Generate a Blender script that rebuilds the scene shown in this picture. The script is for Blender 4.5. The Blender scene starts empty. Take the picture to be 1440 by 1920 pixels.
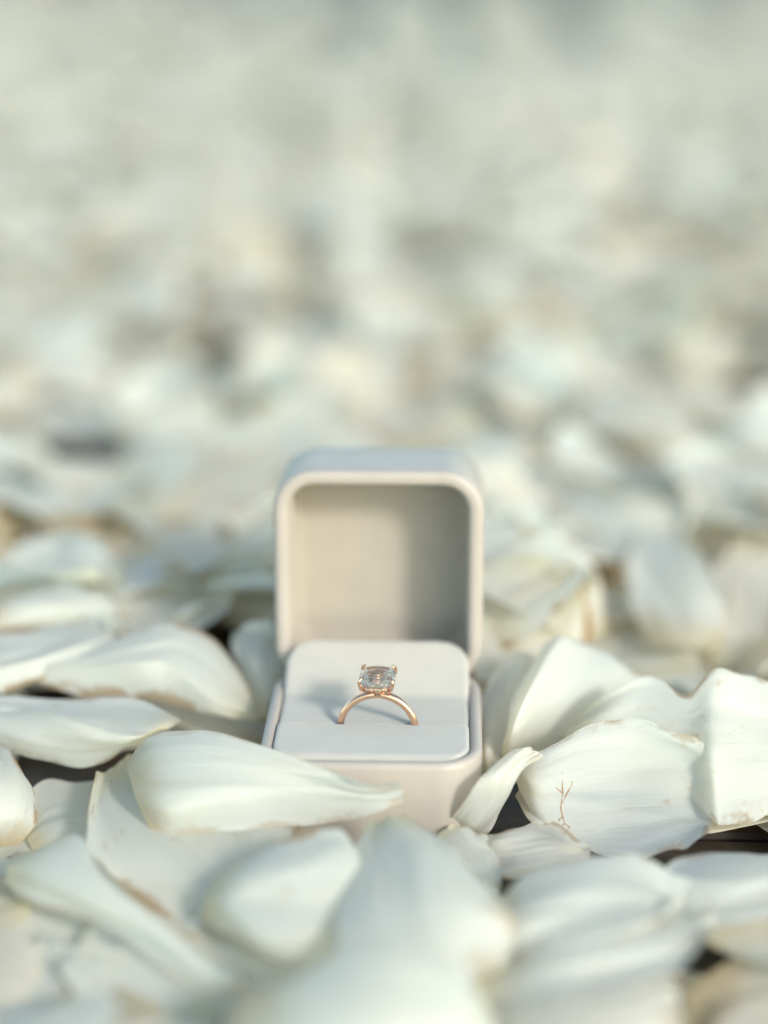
import bpy, bmesh, math, random
import numpy as np
from mathutils import Vector, Matrix

# ---------------------------------------------------------------- scene, camera, world, sun, exposure
scene = bpy.context.scene
COL = scene.collection
MM = 0.001
R = math.radians

CAM = np.array([20.1, -405.5, 230.4])                 # millimetres
YAW, PITCH, ROLL = R(-2.28), R(18.9), R(-0.29)
FPX = 3500.0                                          # focal length in photo pixels (1440 x 1920)
_cy, _sy, _cp, _sp = math.cos(YAW), math.sin(YAW), math.cos(PITCH), math.sin(PITCH)
FWD = np.array([_sy*_cp, _cy*_cp, -_sp])
RGT = np.array([_cy, -_sy, 0.0])
UPV = np.cross(RGT, FWD)
RGT, UPV = math.cos(ROLL)*RGT + math.sin(ROLL)*UPV, -math.sin(ROLL)*RGT + math.cos(ROLL)*UPV

cam_data = bpy.data.cameras.new('camera')
cam = bpy.data.objects.new('camera', cam_data)
COL.objects.link(cam)
rot = Matrix((RGT, UPV, -FWD)).transposed()
cam.matrix_world = Matrix.Translation(Vector(CAM*MM)) @ rot.to_4x4()
cam_data.sensor_fit = 'VERTICAL'
cam_data.sensor_height = 36.0
cam_data.sensor_width = 27.0
cam_data.lens = FPX/1920*36.0
cam_data.clip_start = 0.01
cam_data.clip_end = 100.0
cam_data.dof.use_dof = True
cam_data.dof.focus_distance = 0.465
cam_data.dof.aperture_fstop = 2.6
cam_data.dof.aperture_blades = 0
scene.camera = cam

SUN_EL, SUN_AZ = R(28.5), R(40)                         # azimuth measured from -Y towards +X
world = bpy.data.worlds.new('World')
scene.world = world
world.use_nodes = True
wn = world.node_tree.nodes
wl = world.node_tree.links
for n in list(wn):
    wn.remove(n)
wo = wn.new('ShaderNodeOutputWorld')
wb = wn.new('ShaderNodeBackground')
sky = wn.new('ShaderNodeTexSky')
sky.sky_type = 'NISHITA'
sky.sun_disc = False
sky.sun_elevation = SUN_EL
sky.sun_rotation = math.pi - SUN_AZ
sky.air_density = 0.8
sky.dust_density = 1.0
sky.ozone_density = 0.3
cast = wn.new('ShaderNodeMix')                         # the photograph's cool green white balance
cast.data_type = 'RGBA'
cast.blend_type = 'MULTIPLY'
cast.inputs[0].default_value = 1.0
cast.inputs[7].default_value = (0.975, 1.035, 0.875, 1)
wl.new(sky.outputs[0], cast.inputs[6])
wl.new(cast.outputs[2], wb.inputs[0])
wb.inputs[1].default_value = 0.15
wl.new(wb.outputs[0], wo.inputs[0])

sun_data = bpy.data.lights.new('sun', 'SUN')
sun_data.energy = 1.15
sun_data.angle = R(9)
sun_data.color = (1.0, 0.94, 0.87)
sun = bpy.data.objects.new('sun', sun_data)
COL.objects.link(sun)
sdir = Vector((math.sin(SUN_AZ)*math.cos(SUN_EL), -math.cos(SUN_AZ)*math.cos(SUN_EL), math.sin(SUN_EL)))
sun.rotation_euler = sdir.to_track_quat('Z', 'Y').to_euler()
sun.location = sdir*3

vs = scene.view_settings
vs.view_transform = 'Standard'
vs.look = 'None'
vs.exposure = 1.22
vs.gamma = 1.0
scene.cycles.max_bounces = 14
scene.cycles.diffuse_bounces = 7
scene.cycles.transmission_bounces = 12
scene.cycles.glossy_bounces = 6
scene.cycles.caustics_refractive = False
scene.cycles.caustics_reflective = False
scene.cycles.use_denoising = True
scene.cycles.sample_clamp_indirect = 4.0


def P(px, py, z):
    """photo pixel + height in mm above the floor -> point of the place (mm)"""
    d = FWD + RGT*(px-720)/FPX - UPV*(py-960)/FPX
    return CAM + d*(z-CAM[2])/d[2]


def project(Q):
    d = Q - CAM
    z = d @ FWD
    return 720 + FPX*(d @ RGT)/z, 960 - FPX*(d @ UPV)/z, z


# ---------------------------------------------------------------- materials
def mat(name):
    m = bpy.data.materials.new(name)
    m.use_nodes = True
    nt = m.node_tree
    for n in list(nt.nodes):
        nt.nodes.remove(n)
    out = nt.nodes.new('ShaderNodeOutputMaterial')
    return m, nt, out


def nd(nt, kind, **kw):
    n = nt.nodes.new(kind)
    for k, v in kw.items():
        if k.startswith('i_'):
            n.inputs[k[2:].replace('_', ' ')].default_value = v
        else:
            setattr(n, k, v)
    return n


def mth(nt, op, a, b=None, clamp=False):
    n = nt.nodes.new('ShaderNodeMath')
    n.operation = op
    n.use_clamp = clamp
    for i, v in enumerate((a, b)):
        if v is None:
            continue
        if isinstance(v, (int, float)):
            n.inputs[i].default_value = v
        else:
            nt.links.new(v, n.inputs[i])
    return n.outputs[0]


def smooth(nt, val, lo, hi):
    n = nt.nodes.new('ShaderNodeMapRange')
    n.interpolation_type = 'SMOOTHSTEP'
    n.inputs['From Min'].default_value = lo
    n.inputs['From Max'].default_value = hi
    nt.links.new(val, n.inputs['Value'])
    return n.outputs['Result']


def mixc(nt, fac, a, b):
    n = nt.nodes.new('ShaderNodeMix')
    n.data_type = 'RGBA'
    if isinstance(fac, (int, float)):
        n.inputs[0].default_value = fac
    else:
        nt.links.new(fac, n.inputs[0])
    for sock, v in ((n.inputs[6], a), (n.inputs[7], b)):
        if isinstance(v, tuple):
            sock.default_value = (*v, 1)
        else:
            nt.links.new(v, sock)
    return n.outputs[2]


def petal_material():
    m, nt, out = mat('white_rose_petal')
    L = nt.links.new
    at = nd(nt, 'ShaderNodeAttribute', attribute_name='petal_data')
    sep = nd(nt, 'ShaderNodeSeparateColor')
    L(at.outputs['Color'], sep.inputs[0])
    u, v, seed = sep.outputs[0], sep.outputs[1], sep.outputs[2]
    brown = at.outputs['Alpha']
    # centred |2u-1|
    au = mth(nt, 'ABSOLUTE', mth(nt, 'SUBTRACT', mth(nt, 'MULTIPLY', u, 2.0), 1.0))
    sd = mth(nt, 'MULTIPLY', seed, 137.0)
    cv = nd(nt, 'ShaderNodeCombineXYZ')                 # stretched along the petal: veins
    L(mth(nt, 'MULTIPLY', u, 26.0), cv.inputs[0])
    L(mth(nt, 'MULTIPLY', v, 2.2), cv.inputs[1])
    L(sd, cv.inputs[2])
    veins = nd(nt, 'ShaderNodeTexNoise', i_Scale=1.0, i_Detail=4.0, i_Roughness=0.65)
    L(cv.outputs[0], veins.inputs['Vector'])
    cb = nd(nt, 'ShaderNodeCombineXYZ')
    L(u, cb.inputs[0]); L(v, cb.inputs[1]); L(sd, cb.inputs[2])
    blot = nd(nt, 'ShaderNodeTexNoise', i_Scale=5.0, i_Detail=4.0, i_Roughness=0.6)
    L(cb.outputs[0], blot.inputs['Vector'])
    fine = nd(nt, 'ShaderNodeTexNoise', i_Scale=38.0, i_Detail=2.0)
    L(cb.outputs[0], fine.inputs['Vector'])
    tint = smooth(nt, seed, 0.25, 0.95)
    c = mixc(nt, tint, (0.842, 0.872, 0.838), (0.855, 0.82, 0.725))
    c = mixc(nt, mth(nt, 'MULTIPLY', smooth(nt, blot.outputs[0], 0.45, 0.75), 0.30), c, (0.80, 0.765, 0.665))
    c = mixc(nt, mth(nt, 'MULTIPLY', smooth(nt, veins.outputs[0], 0.52, 0.72), 0.12), c, (0.70, 0.66, 0.54))
    base = mth(nt, 'MULTIPLY', smooth(nt, mth(nt, 'ADD', v, mth(nt, 'MULTIPLY', blot.outputs[0], 0.3)), 0.40, 0.14), 0.7)
    stain = smooth(nt, mth(nt, 'FRACT', mth(nt, 'MULTIPLY', seed, 7.3)), 0.45, 0.95)
    c = mixc(nt, base, c, mixc(nt, stain, (0.74, 0.69, 0.46), (0.58, 0.40, 0.17)))
    edge = mth(nt, 'MAXIMUM', au, v)
    emask = smooth(nt, edge, 0.72, 1.0)
    # browning: strongest at the rim, in blotches
    b = mth(nt, 'MULTIPLY', smooth(nt, mth(nt, 'ADD', blot.outputs[0], mth(nt, 'MULTIPLY', emask, 0.20)), 0.64, 0.76), mth(nt, 'MULTIPLY', emask, brown))
    c = mixc(nt, mth(nt, 'MULTIPLY', b, 0.9, True), c, (0.36, 0.20, 0.075))
    bruise = nd(nt, 'ShaderNodeTexNoise', i_Scale=7.5, i_Detail=5.0, i_Roughness=0.7)
    cb2 = nd(nt, 'ShaderNodeCombineXYZ')
    L(u, cb2.inputs[0]); L(v, cb2.inputs[1]); L(mth(nt, 'ADD', sd, 51.0), cb2.inputs[2])
    L(cb2.outputs[0], bruise.inputs['Vector'])
    c = mixc(nt, mth(nt, 'MULTIPLY', smooth(nt, bruise.outputs[0], 0.60, 0.72), mth(nt, 'MULTIPLY', brown, 0.75), True), c, (0.52, 0.34, 0.15))
    rimline = mth(nt, 'MULTIPLY', smooth(nt, edge, 0.955, 1.0), mth(nt, 'ADD', mth(nt, 'MULTIPLY', brown, 0.08), 0.03))
    c = mixc(nt, rimline, c, (0.62, 0.48, 0.28))
    bump = nd(nt, 'ShaderNodeBump', i_Strength=0.32, i_Distance=0.0008)
    h = mth(nt, 'ADD', veins.outputs[0], mth(nt, 'MULTIPLY', fine.outputs[0], 0.3))
    L(h, bump.inputs['Height'])
    pb = nd(nt, 'ShaderNodeBsdfPrincipled', i_Roughness=0.62)
    pb.inputs['Specular IOR Level'].default_value = 0.16
    pb.inputs['Sheen Weight'].default_value = 0.12
    pb.inputs['Sheen Roughness'].default_value = 0.4
    L(c, pb.inputs['Base Color']); L(bump.outputs[0], pb.inputs['Normal'])
    tr = nd(nt, 'ShaderNodeBsdfTranslucent')
    L(mixc(nt, 0.5, c, (0.86, 0.74, 0.50)), tr.inputs['Color']); L(bump.outputs[0], tr.inputs['Normal'])
    mx = nd(nt, 'ShaderNodeMixShader')
    mx.inputs[0].default_value = 0.54
    L(pb.outputs[0], mx.inputs[1]); L(tr.outputs[0], mx.inputs[2]); L(mx.outputs[0], out.inputs[0])
    return m


def simple(name, col, rough=0.5, spec=0.4, noise=None, bump=0.0, sheen=0.0, metal=0.0, coat=0.0):
    m, nt, out = mat(name)
    L = nt.links.new
    pb = nd(nt, 'ShaderNodeBsdfPrincipled', i_Roughness=rough, i_Metallic=metal)
    pb.inputs['Specular IOR Level'].default_value = spec
    pb.inputs['Sheen Weight'].default_value = sheen
    pb.inputs['Sheen Roughness'].default_value = 0.5
    pb.inputs['Coat Weight'].default_value = coat
    pb.inputs['Base Color'].default_value = (*col, 1)
    if noise:
        tc = nd(nt, 'ShaderNodeTexCoord')
        n = nd(nt, 'ShaderNodeTexNoise', i_Scale=noise, i_Detail=4.0)
        L(tc.outputs['Object'], n.inputs['Vector'])
        n2 = nd(nt, 'ShaderNodeTexNoise', i_Scale=noise*0.06, i_Detail=2.0)
        L(tc.outputs['Object'], n2.inputs['Vector'])
        dark = tuple(x*0.955 for x in col)
        c = mixc(nt, smooth(nt, mth(nt, 'ADD', mth(nt, 'MULTIPLY', n.outputs[0], 0.5), mth(nt, 'MULTIPLY', n2.outputs[0], 0.5)), 0.4, 0.62), dark, col)
        L(c, pb.inputs['Base Color'])
        if bump:
            b = nd(nt, 'ShaderNodeBump', i_Strength=bump, i_Distance=0.0002)
            L(n.outputs[0], b.inputs['Height']); L(b.outputs[0], pb.inputs['Normal'])
    L(pb.outputs[0], out.inputs[0])
    return m


def wood_material():
    m, nt, out = mat('dark_wood')
    L = nt.links.new
    tc = nd(nt, 'ShaderNodeTexCoord')
    oi = nd(nt, 'ShaderNodeObjectInfo')
    mp = nd(nt, 'ShaderNodeMapping')
    mp.inputs['Scale'].default_value = (6, 160, 160)
    L(tc.outputs['Object'], mp.inputs[0])
    n = nd(nt, 'ShaderNodeTexNoise', i_Scale=1.0, i_Detail=6.0, i_Roughness=0.65, noise_dimensions='4D')
    L(mp.outputs[0], n.inputs['Vector']); L(mth(nt, 'MULTIPLY', oi.outputs['Random'], 40.0), n.inputs['W'])
    c = mixc(nt, smooth(nt, n.outputs[0], 0.3, 0.7), (0.012, 0.009, 0.008), (0.040, 0.028, 0.024))
    pb = nd(nt, 'ShaderNodeBsdfPrincipled', i_Roughness=0.55)
    L(c, pb.inputs['Base Color'])
    b = nd(nt, 'ShaderNodeBump', i_Strength=0.4, i_Distance=0.0008)
    L(n.outputs[0], b.inputs['Height']); L(b.outputs[0], pb.inputs['Normal'])
    L(pb.outputs[0], out.inputs[0])
    return m


def diamond_material():
    m, nt, out = mat('diamond')
    g = nd(nt, 'ShaderNodeBsdfGlass', i_IOR=2.0, i_Roughness=0.0)
    g.inputs['Color'].default_value = (1.0, 0.995, 0.97, 1)
    d = nd(nt, 'ShaderNodeBsdfTranslucent')
    d.inputs['Color'].default_value = (0.98, 0.97, 0.93, 1)
    e = nd(nt, 'ShaderNodeBsdfDiffuse')
    e.inputs['Color'].default_value = (0.97, 0.965, 0.93, 1)
    m1 = nd(nt, 'ShaderNodeMixShader')
    m1.inputs[0].default_value = 0.5
    nt.links.new(d.outputs[0], m1.inputs[1]); nt.links.new(e.outputs[0], m1.inputs[2])
    m2 = nd(nt, 'ShaderNodeMixShader')
    m2.inputs[0].default_value = 0.12
    nt.links.new(g.outputs[0], m2.inputs[1]); nt.links.new(m1.outputs[0], m2.inputs[2])
    nt.links.new(m2.outputs[0], out.inputs[0])
    return m


M_PETAL = petal_material()
M_SHELL = simple('cream_leatherette', (0.43, 0.385, 0.345), 0.42, 0.4, 1400, 0.10)
M_LINING = simple('beige_velvet', (0.40, 0.365, 0.315), 0.9, 0.1, 2600, 0.35, sheen=0.25)
M_PAD = simple('white_velvet', (0.49, 0.465, 0.42), 0.92, 0.1, 2600, 0.35, sheen=0.3)
M_GOLD = simple('rose_gold', (0.86, 0.55, 0.38), 0.09, 0.5, metal=1.0)
M_WOOD = wood_material()
M_SUB = simple('dark_joint', (0.010, 0.008, 0.007), 0.9, 0.2)
M_DIA = diamond_material()
M_SCAR = simple('brown_scar', (0.36, 0.20, 0.09), 0.7, 0.2)


# ---------------------------------------------------------------- helpers
def tag(o, label=None, cat=None, group=None, kind=None):
    for k, v in (('label', label), ('category', cat), ('group', group), ('kind', kind)):
        if v:
            o[k] = v
    return o


def new_obj(name, me, parent=None):
    o = bpy.data.objects.new(name, me)
    COL.objects.link(o)
    if parent:
        o.parent = parent
    return o


def mesh_from(name, verts, faces, material, smooth_shade=True, parent=None):
    """verts in mm"""
    me = bpy.data.meshes.new(name)
    me.from_pydata([tuple(float(c)*MM for c in v) for v in verts], [], [tuple(f) for f in faces])
    me.materials.append(material)
    me.update()
    if smooth_shade:
        me.shade_smooth()
    return new_obj(name, me, parent)


def empty(name, loc=(0, 0, 0)):
    o = bpy.data.objects.new(name, None)
    COL.objects.link(o)
    o.location = Vector(loc)*MM
    o.empty_display_size = 0.01
    return o


def fix_normals(o):
    bm = bmesh.new()
    bm.from_mesh(o.data)
    bmesh.ops.recalc_face_normals(bm, faces=bm.faces)
    bm.to_mesh(o.data)
    bm.free()


# ---------------------------------------------------------------- floor of dark boards, running left to right
tag(mesh_from('ground', [(-9000, -2500, -14), (9000, -2500, -14), (9000, 16000, -14), (-9000, 16000, -14)], [(0, 1, 2, 3)], M_SUB, False), kind='structure')
rng = random.Random(5)
floor = tag(empty('floor'), kind='structure')
PW = 128.0


def board_mesh():
    w, l, t, c = PW/2-1.2, 4000.0, 13.0, 1.2
    prof = [(-w, -t), (-w, -c), (-w+c, 0), (w-c, 0), (w, -c), (w, -t)]
    vs_ = [(-l, y, z) for y, z in prof] + [(l, y, z) for y, z in prof]
    n = len(prof)
    fs = [(i, (i+1) % n, n+(i+1) % n, n+i) for i in range(n)] + [tuple(range(n))[::-1], tuple(range(n, 2*n))]
    return vs_, fs


bv, bf = board_mesh()
board0 = mesh_from('plank', bv, bf, M_WOOD, False, floor)
for i in range(42):
    b = board0 if i == 0 else board0.copy()
    if i:
        COL.objects.link(b)
    b.parent = floor
    b.location = Vector((rng.uniform(-500, 500), -560 + i*PW, 0))*MM

# ---------------------------------------------------------------- ring box
W, BH, LD, RC = 55.0, 27.0, 28.0, 11.0
BD, LW, LH = 57.0, 55.8, 59.5                        # base depth, lid width, lid height


def rrect(inset, hx, hy, r=RC, n=10):
    """rounded square contour, centred, counter-clockwise"""
    rr = max(r - inset, 1.5)
    pts = []
    for cx, cy, a0 in ((1, 1, 0), (-1, 1, 90), (-1, -1, 180), (1, -1, 270)):
        for k in range(n+1):
            a = R(a0 + 90*k/n)
            pts.append((cx*(hx-inset-rr) + rr*math.cos(a), cy*(hy-inset-rr) + rr*math.sin(a)))
    return pts


def sweep_shell(name, prof, material, xf, parent, hx, hy, cap0=True, cap1=True):
    """prof = [(inset, z)] swept round the rounded square; xf maps (x, y, z) to mm"""
    verts, faces = [], []
    n = len(rrect(0, hx, hy))
    for ins, z in prof:
        verts += [xf(x, y, z) for x, y in rrect(ins, hx, hy)]
    for k in range(len(prof)-1):
        for i in range(n):
            j = (i+1) % n
            faces.append((k*n+i, k*n+j, (k+1)*n+j, (k+1)*n+i))
    if cap0:
        faces.append(tuple(range(n))[::-1])
    if cap1:
        faces.append(tuple(range((len(prof)-1)*n, len(prof)*n)))
    o = mesh_from(name, verts, faces, material, True, parent)
    fix_normals(o)
    return o


box = empty('ring_box', (0, W/2, 0))
tag(box, 'open cream ring box with rounded corners standing among white petals', 'ring box')
BC = np.array([0, W/2, 0])
base_prof = [(1.6, 0), (0.5, 0.3), (0, 1.3), (0, 25.3), (0.15, 26.1), (0.6, 26.7), (1.2, 27), (2.0, 27), (2.6, 26.8), (3.0, 26.3), (3.1, 25.6), (3.1, 13)]
sweep_shell('base', base_prof, M_SHELL, lambda x, y, z: (x, y + (BD-W)/2, z), box, W/2, BD/2)

LEAN = R(3.2)


def lid_xf(x, y, z):
    """closed lid sits rim down; local z = depth from rim plane; here opened about the rear edge. y: up the lid"""
    h = y + LH/2 - 4.5
    Y = BD + 0.4 + h*math.sin(LEAN) + z*math.cos(LEAN)
    Z = BH + h*math.cos(LEAN) - z*math.sin(LEAN)
    return (x, Y - W/2, Z)


lid_prof = [(1.6, LD), (0.5, LD-0.3), (0, LD-1.3), (0, 1.7), (0.15, 0.9), (0.6, 0.3), (1.3, 0.0), (2.4, 0.0), (3.2, 0.2), (3.8, 0.7), (4.0, 1.4), (4.0, 12)]
lid = sweep_shell('lid', lid_prof, M_SHELL, lid_xf, box, LW/2, LH/2, cap1=False)
lin_prof = [(3.85, 3.0), (4.3, 3.0), (4.35, 21.6), (4.9, 22.6), (6.0, 23.0), (8, 23.0)]
sweep_shell('lid_lining', lin_prof, M_LINING, lid_xf, box, LW/2, LH/2, cap0=False)


def slab_grid(name, x0, x1, ypts, prof_z, edge, material, parent, r_front=None, r_back=None, ripple=0.0, seed=0):
    """a soft pad: grid in x by list of y; z(y) from prof_z, edges rolled down"""
    nx = 40
    ny = len(ypts)
    verts, faces = [], []
    rg = random.Random(seed)
    ph = [rg.uniform(0, 6.28) for _ in range(6)]
    for j, y in enumerate(ypts):
        # plan rounding of the corners
        hw0, hw1 = x0, x1
        if r_front and y < ypts[0] + r_front:
            d = r_front - (y - ypts[0])
            s = r_front - math.sqrt(max(r_front**2 - d*d, 0))
            hw0, hw1 = x0 + s, x1 - s
        if r_back and y > ypts[-1] - r_back:
            d = r_back - (ypts[-1] - y)
            s = r_back - math.sqrt(max(r_back**2 - d*d, 0))
            hw0, hw1 = x0 + s, x1 - s
        if y > 52:
            q = min(1, (y-52)/4)*1.2
            hw0, hw1 = max(hw0, x0+q), min(hw1, x1-q)
        for i in range(nx+1):
            t = i/nx
            t = 0.5 - 0.5*math.cos(math.pi*t)
            x = hw0 + (hw1-hw0)*t
            ex = min(x - hw0, hw1 - x)
            z = prof_z(y)
            k = max(0.0, 1 - ex/edge)
            z -= edge*(1 - math.sqrt(max(0, 1-k*k)))
            z += ripple*(math.sin(x*0.31+ph[0]+y*0.05) * math.sin(y*0.27+ph[1]) + 0.6*math.sin(x*0.6+ph[2])*math.sin(y*0.45+ph[3]))
            verts.append((x, y - W/2, z))
    for j in range(ny-1):
        for i in range(nx):
            a = j*(nx+1)+i
            faces.append((a, a+1, a+nx+2, a+nx+1))
    # skirt down into the box
    rim = [j*(nx+1) for j in range(ny)][::-1] + list(range(1, nx+1)) + [j*(nx+1)+nx for j in range(1, ny)] + [(ny-1)*(nx+1)+i for i in range(nx-1, 0, -1)]
    rim = list(range(nx+1)) + [j*(nx+1)+nx for j in range(1, ny)] + [(ny-1)*(nx+1)+i for i in range(nx-1, -1, -1)] + [j*(nx+1) for j in range(ny-2, 0, -1)]
    b0 = len(verts)
    for k in rim:
        x, y, z = verts[k]
        verts.append((x, y, min(z-0.5, 15)))
    for k in range(len(rim)):
        k2 = (k+1) % len(rim)
        faces.append((rim[k], rim[k2], b0+k2, b0+k))
    o = mesh_from(name, verts, faces, material, True, parent)
    fix_normals(o)
    return o


def lin(a, b, n):
    return [a + (b-a)*k/(n-1) for k in range(n)]


YS = 23.2      # the slot that grips the ring


def front_z(y):
    z = 27.2
    k = max(0, 1 - (y-3.3)/3.0)
    z -= 2.6*(1-math.sqrt(max(0, 1-min(k, 1)**2)))
    k = max(0, 1 - (YS-0.35-y)/0.9)
    return z - 0.8*(1-math.sqrt(max(0, 1-min(k, 1)**2)))


def back_z(y):
    z = 26.6
    k = max(0, 1 - (y-YS-0.35)/0.9)
    z -= 0.8*(1-math.sqrt(max(0, 1-min(k, 1)**2)))
    y0 = 40.0
    if y > y0 - 1.5:                                   # soft bend, then a ramp into the lid
        t = min(1, (y-(y0-1.5))/3.0)
        s = y - y0
        z += 0.50*(max(s, 0) if t >= 1 else 1.5*t*t)
        y1 = 55.0
        if y > y1:
            z -= 0.03*(y-y1)**2
    return z


slab_grid('front_pad', -W/2+3.18, W/2-3.18, lin(3.3, 3.3+7.7, 16) + lin(12, YS-1.4, 12) + lin(YS-1.2, YS-0.35, 6), front_z, 1.1, M_PAD, box, r_front=7.7, ripple=0.05, seed=2)
slab_grid('back_pad', -W/2+3.18, W/2-3.18, lin(YS+0.35, YS+1.3, 6) + lin(YS+1.6, 36, 14) + lin(36.5, 44, 16) + lin(45, 57.5, 20), back_z, 1.3, M_PAD, box, r_back=7.0, ripple=0.07, seed=3)

# ---------------------------------------------------------------- ring
RX = 1.2
RO, RI = 10.4, 8.7
RZ = 27.2 + 8.7 - RO                                    # centre height
ring = empty('diamond_ring', (RX, YS, RZ))
tag(ring, 'rose gold solitaire ring with a large cushion cut diamond standing in the pad slot', 'ring')


def band():
    prof = [(RO, -0.25), (RO-0.12, -0.7), (RO-0.5, -0.98), (RI+0.35, -0.98), (RI+0.08, -0.8), (RI, -0.4),
            (RI, 0.4), (RI+0.08, 0.8), (RI+0.35, 0.98), (RO-0.5, 0.98), (RO-0.12, 0.7), (RO, 0.25)]
    n, m = 120, len(prof)
    verts, faces = [], []
    for i in range(n):
        a = 2*math.pi*i/n
        up = max(0.0, math.sin(a))
        pinch = 1 - 0.30*math.exp(-((a-math.pi/2)/0.17)**2)  # narrows under the head
        for r, y in prof:
            rr = RI + (r-RI)*(0.9+0.1*pinch)
            verts.append((rr*math.cos(a), y*pinch, rr*math.sin(a)))
    for i in range(n):
        j = (i+1) % n
        for k in range(m):
            l = (k+1) % m
            faces.append((i*m+k, j*m+k, j*m+l, i*m+l))
    o = mesh_from('band', verts, faces, M_GOLD, True, ring)
    fix_normals(o)
    return o


band()
HX, HY = 4.5, 4.9            # half width and half depth of the stone
GZ = RO + 4.3                 # girdle height above ring centre


def cushion_pts(k, n=32, e=4.2):
    pts = []
    for i in range(n):
        a = 2*math.pi*(i+0.5)/n
        c, s = math.cos(a), math.sin(a)
        r = (abs(c)**e + abs(s)**e)**(-1/e)
        pts.append((HX*k*r*c, HY*k*r*s))
    return pts


def faceted(levels, n, tip_low, top_cap=True, sx=1.0):
    verts, faces = [], []
    jr = random.Random(4)
    for li, (k, z, off) in enumerate(levels):
        for i in range(n):
            a = 2*math.pi*(i+off)/n
            c, s = math.cos(a), math.sin(a)
            e = 3.4
            r = (abs(c)**e + abs(s)**e)**(-1/e)
            j = 1 + (jr.uniform(-0.05, 0.05) if z < GZ-0.5 else 0)
            verts.append((HX*k*r*c*j, HY*k*r*s*j, z + (jr.uniform(-0.12, 0.12) if z < GZ-0.5 else 0)))
    for li in range(len(levels)-1):
        o0, o1 = levels[li][2], levels[li+1][2]
        A, B = li*n, (li+1)*n
        for i in range(n):
            j = (i+1) % n
            if abs(o0-o1) < 0.01:
                faces.append((A+i, A+j, B+j, B+i))
            elif o1 > o0:
                faces.append((A+i, A+j, B+i)); faces.append((A+j, B+j, B+i))
            else:
                faces.append((A+i, A+j, B+j)); faces.append((A+i, B+j, B+i))
    top = (len(levels)-1)*n
    if top_cap:
        faces.append(tuple(range(top, top+n)))
    t = len(verts)
    verts.append((0, 0, tip_low))
    for i in range(n):
        faces.append(((i+1) % n, i, t))
    return verts, faces


lv = [(0.22, GZ-2.8, 0.5), (0.42, GZ-2.5, 0.0), (0.62, GZ-2.1, 0.5), (0.80, GZ-1.55, 0.0), (0.92, GZ-0.95, 0.5), (0.99, GZ-0.30, 0.0), (1.0, GZ+0.02, 0.0), (0.95, GZ+0.30, 0.5), (0.90, GZ+0.50, 0.0), (0.80, GZ+0.92, 0.5), (0.62, GZ+1.22, 0.0)]
dv, df = faceted(lv, 18, GZ-3.1)
st = mesh_from('center_diamond', dv, df, M_DIA, False, ring)
fix_normals(st)


def tube(name, pts, rads, material, parent, n=10):
    verts, faces = [], []
    pts = [Vector(p) for p in pts]
    for i, p in enumerate(pts):
        d = (pts[min(i+1, len(pts)-1)] - pts[max(i-1, 0)]).normalized()
        a = d.orthogonal().normalized()
        if i and prev is not None:
            a = (prev - d*prev.dot(d)).normalized()
        prev = a
        b = d.cross(a)
        for k in range(n):
            t = 2*math.pi*k/n
            verts.append(tuple(p + (a*math.cos(t) + b*math.sin(t))*rads[i]))
    for i in range(len(pts)-1):
        for k in range(n):
            l = (k+1) % n
            faces.append((i*n+k, i*n+l, (i+1)*n+l, (i+1)*n+k))
    faces.append(tuple(range(n))[::-1])
    faces.append(tuple(range((len(pts)-1)*n, len(pts)*n)))
    o = mesh_from(name, verts, faces, material, True, parent)
    fix_normals(o)
    return o


prev = None
for sx in (-1, 1):
    for sy in (-1, 1):
        kx, ky = HX*0.86*sx, HY*0.86*sy
        prev = None
        tube('prong', [(kx*0.62, ky*0.62, GZ-3.5), (kx*0.98, ky*0.98, GZ-2.1), (kx*1.07, ky*1.07, GZ-0.9), (kx*1.08, ky*1.08, GZ+0.1),
                       (kx*1.04, ky*1.04, GZ+0.50), (kx*0.95, ky*0.95, GZ+0.84), (kx*0.83, ky*0.83, GZ+0.98)],
             [0.36, 0.38, 0.40, 0.42, 0.43, 0.38, 0.18], M_GOLD, ring, 12)


def halo_rail():
    n = 64
    verts, faces = [], []
    prof = [(0.88, -0.5), (0.90, 0.5), (0.80, 0.5), (0.66, -0.5)]
    m = len(prof)
    for i in range(n):
        a = 2*math.pi*i/n
        c, s = math.cos(a), math.sin(a)
        r = (abs(c)**3.4 + abs(s)**3.4)**(-1/3.4)
        for k, z in prof:
            verts.append((HX*k*r*c, HY*k*r*s, GZ-2.1+z))
    for i in range(n):
        j = (i+1) % n
        for k in range(m):
            l = (k+1) % m
            faces.append((i*m+k, j*m+k, j*m+l, i*m+l))
    o = mesh_from('halo_rail', verts, faces, M_GOLD, True, ring)
    fix_normals(o)


halo_rail()
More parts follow.
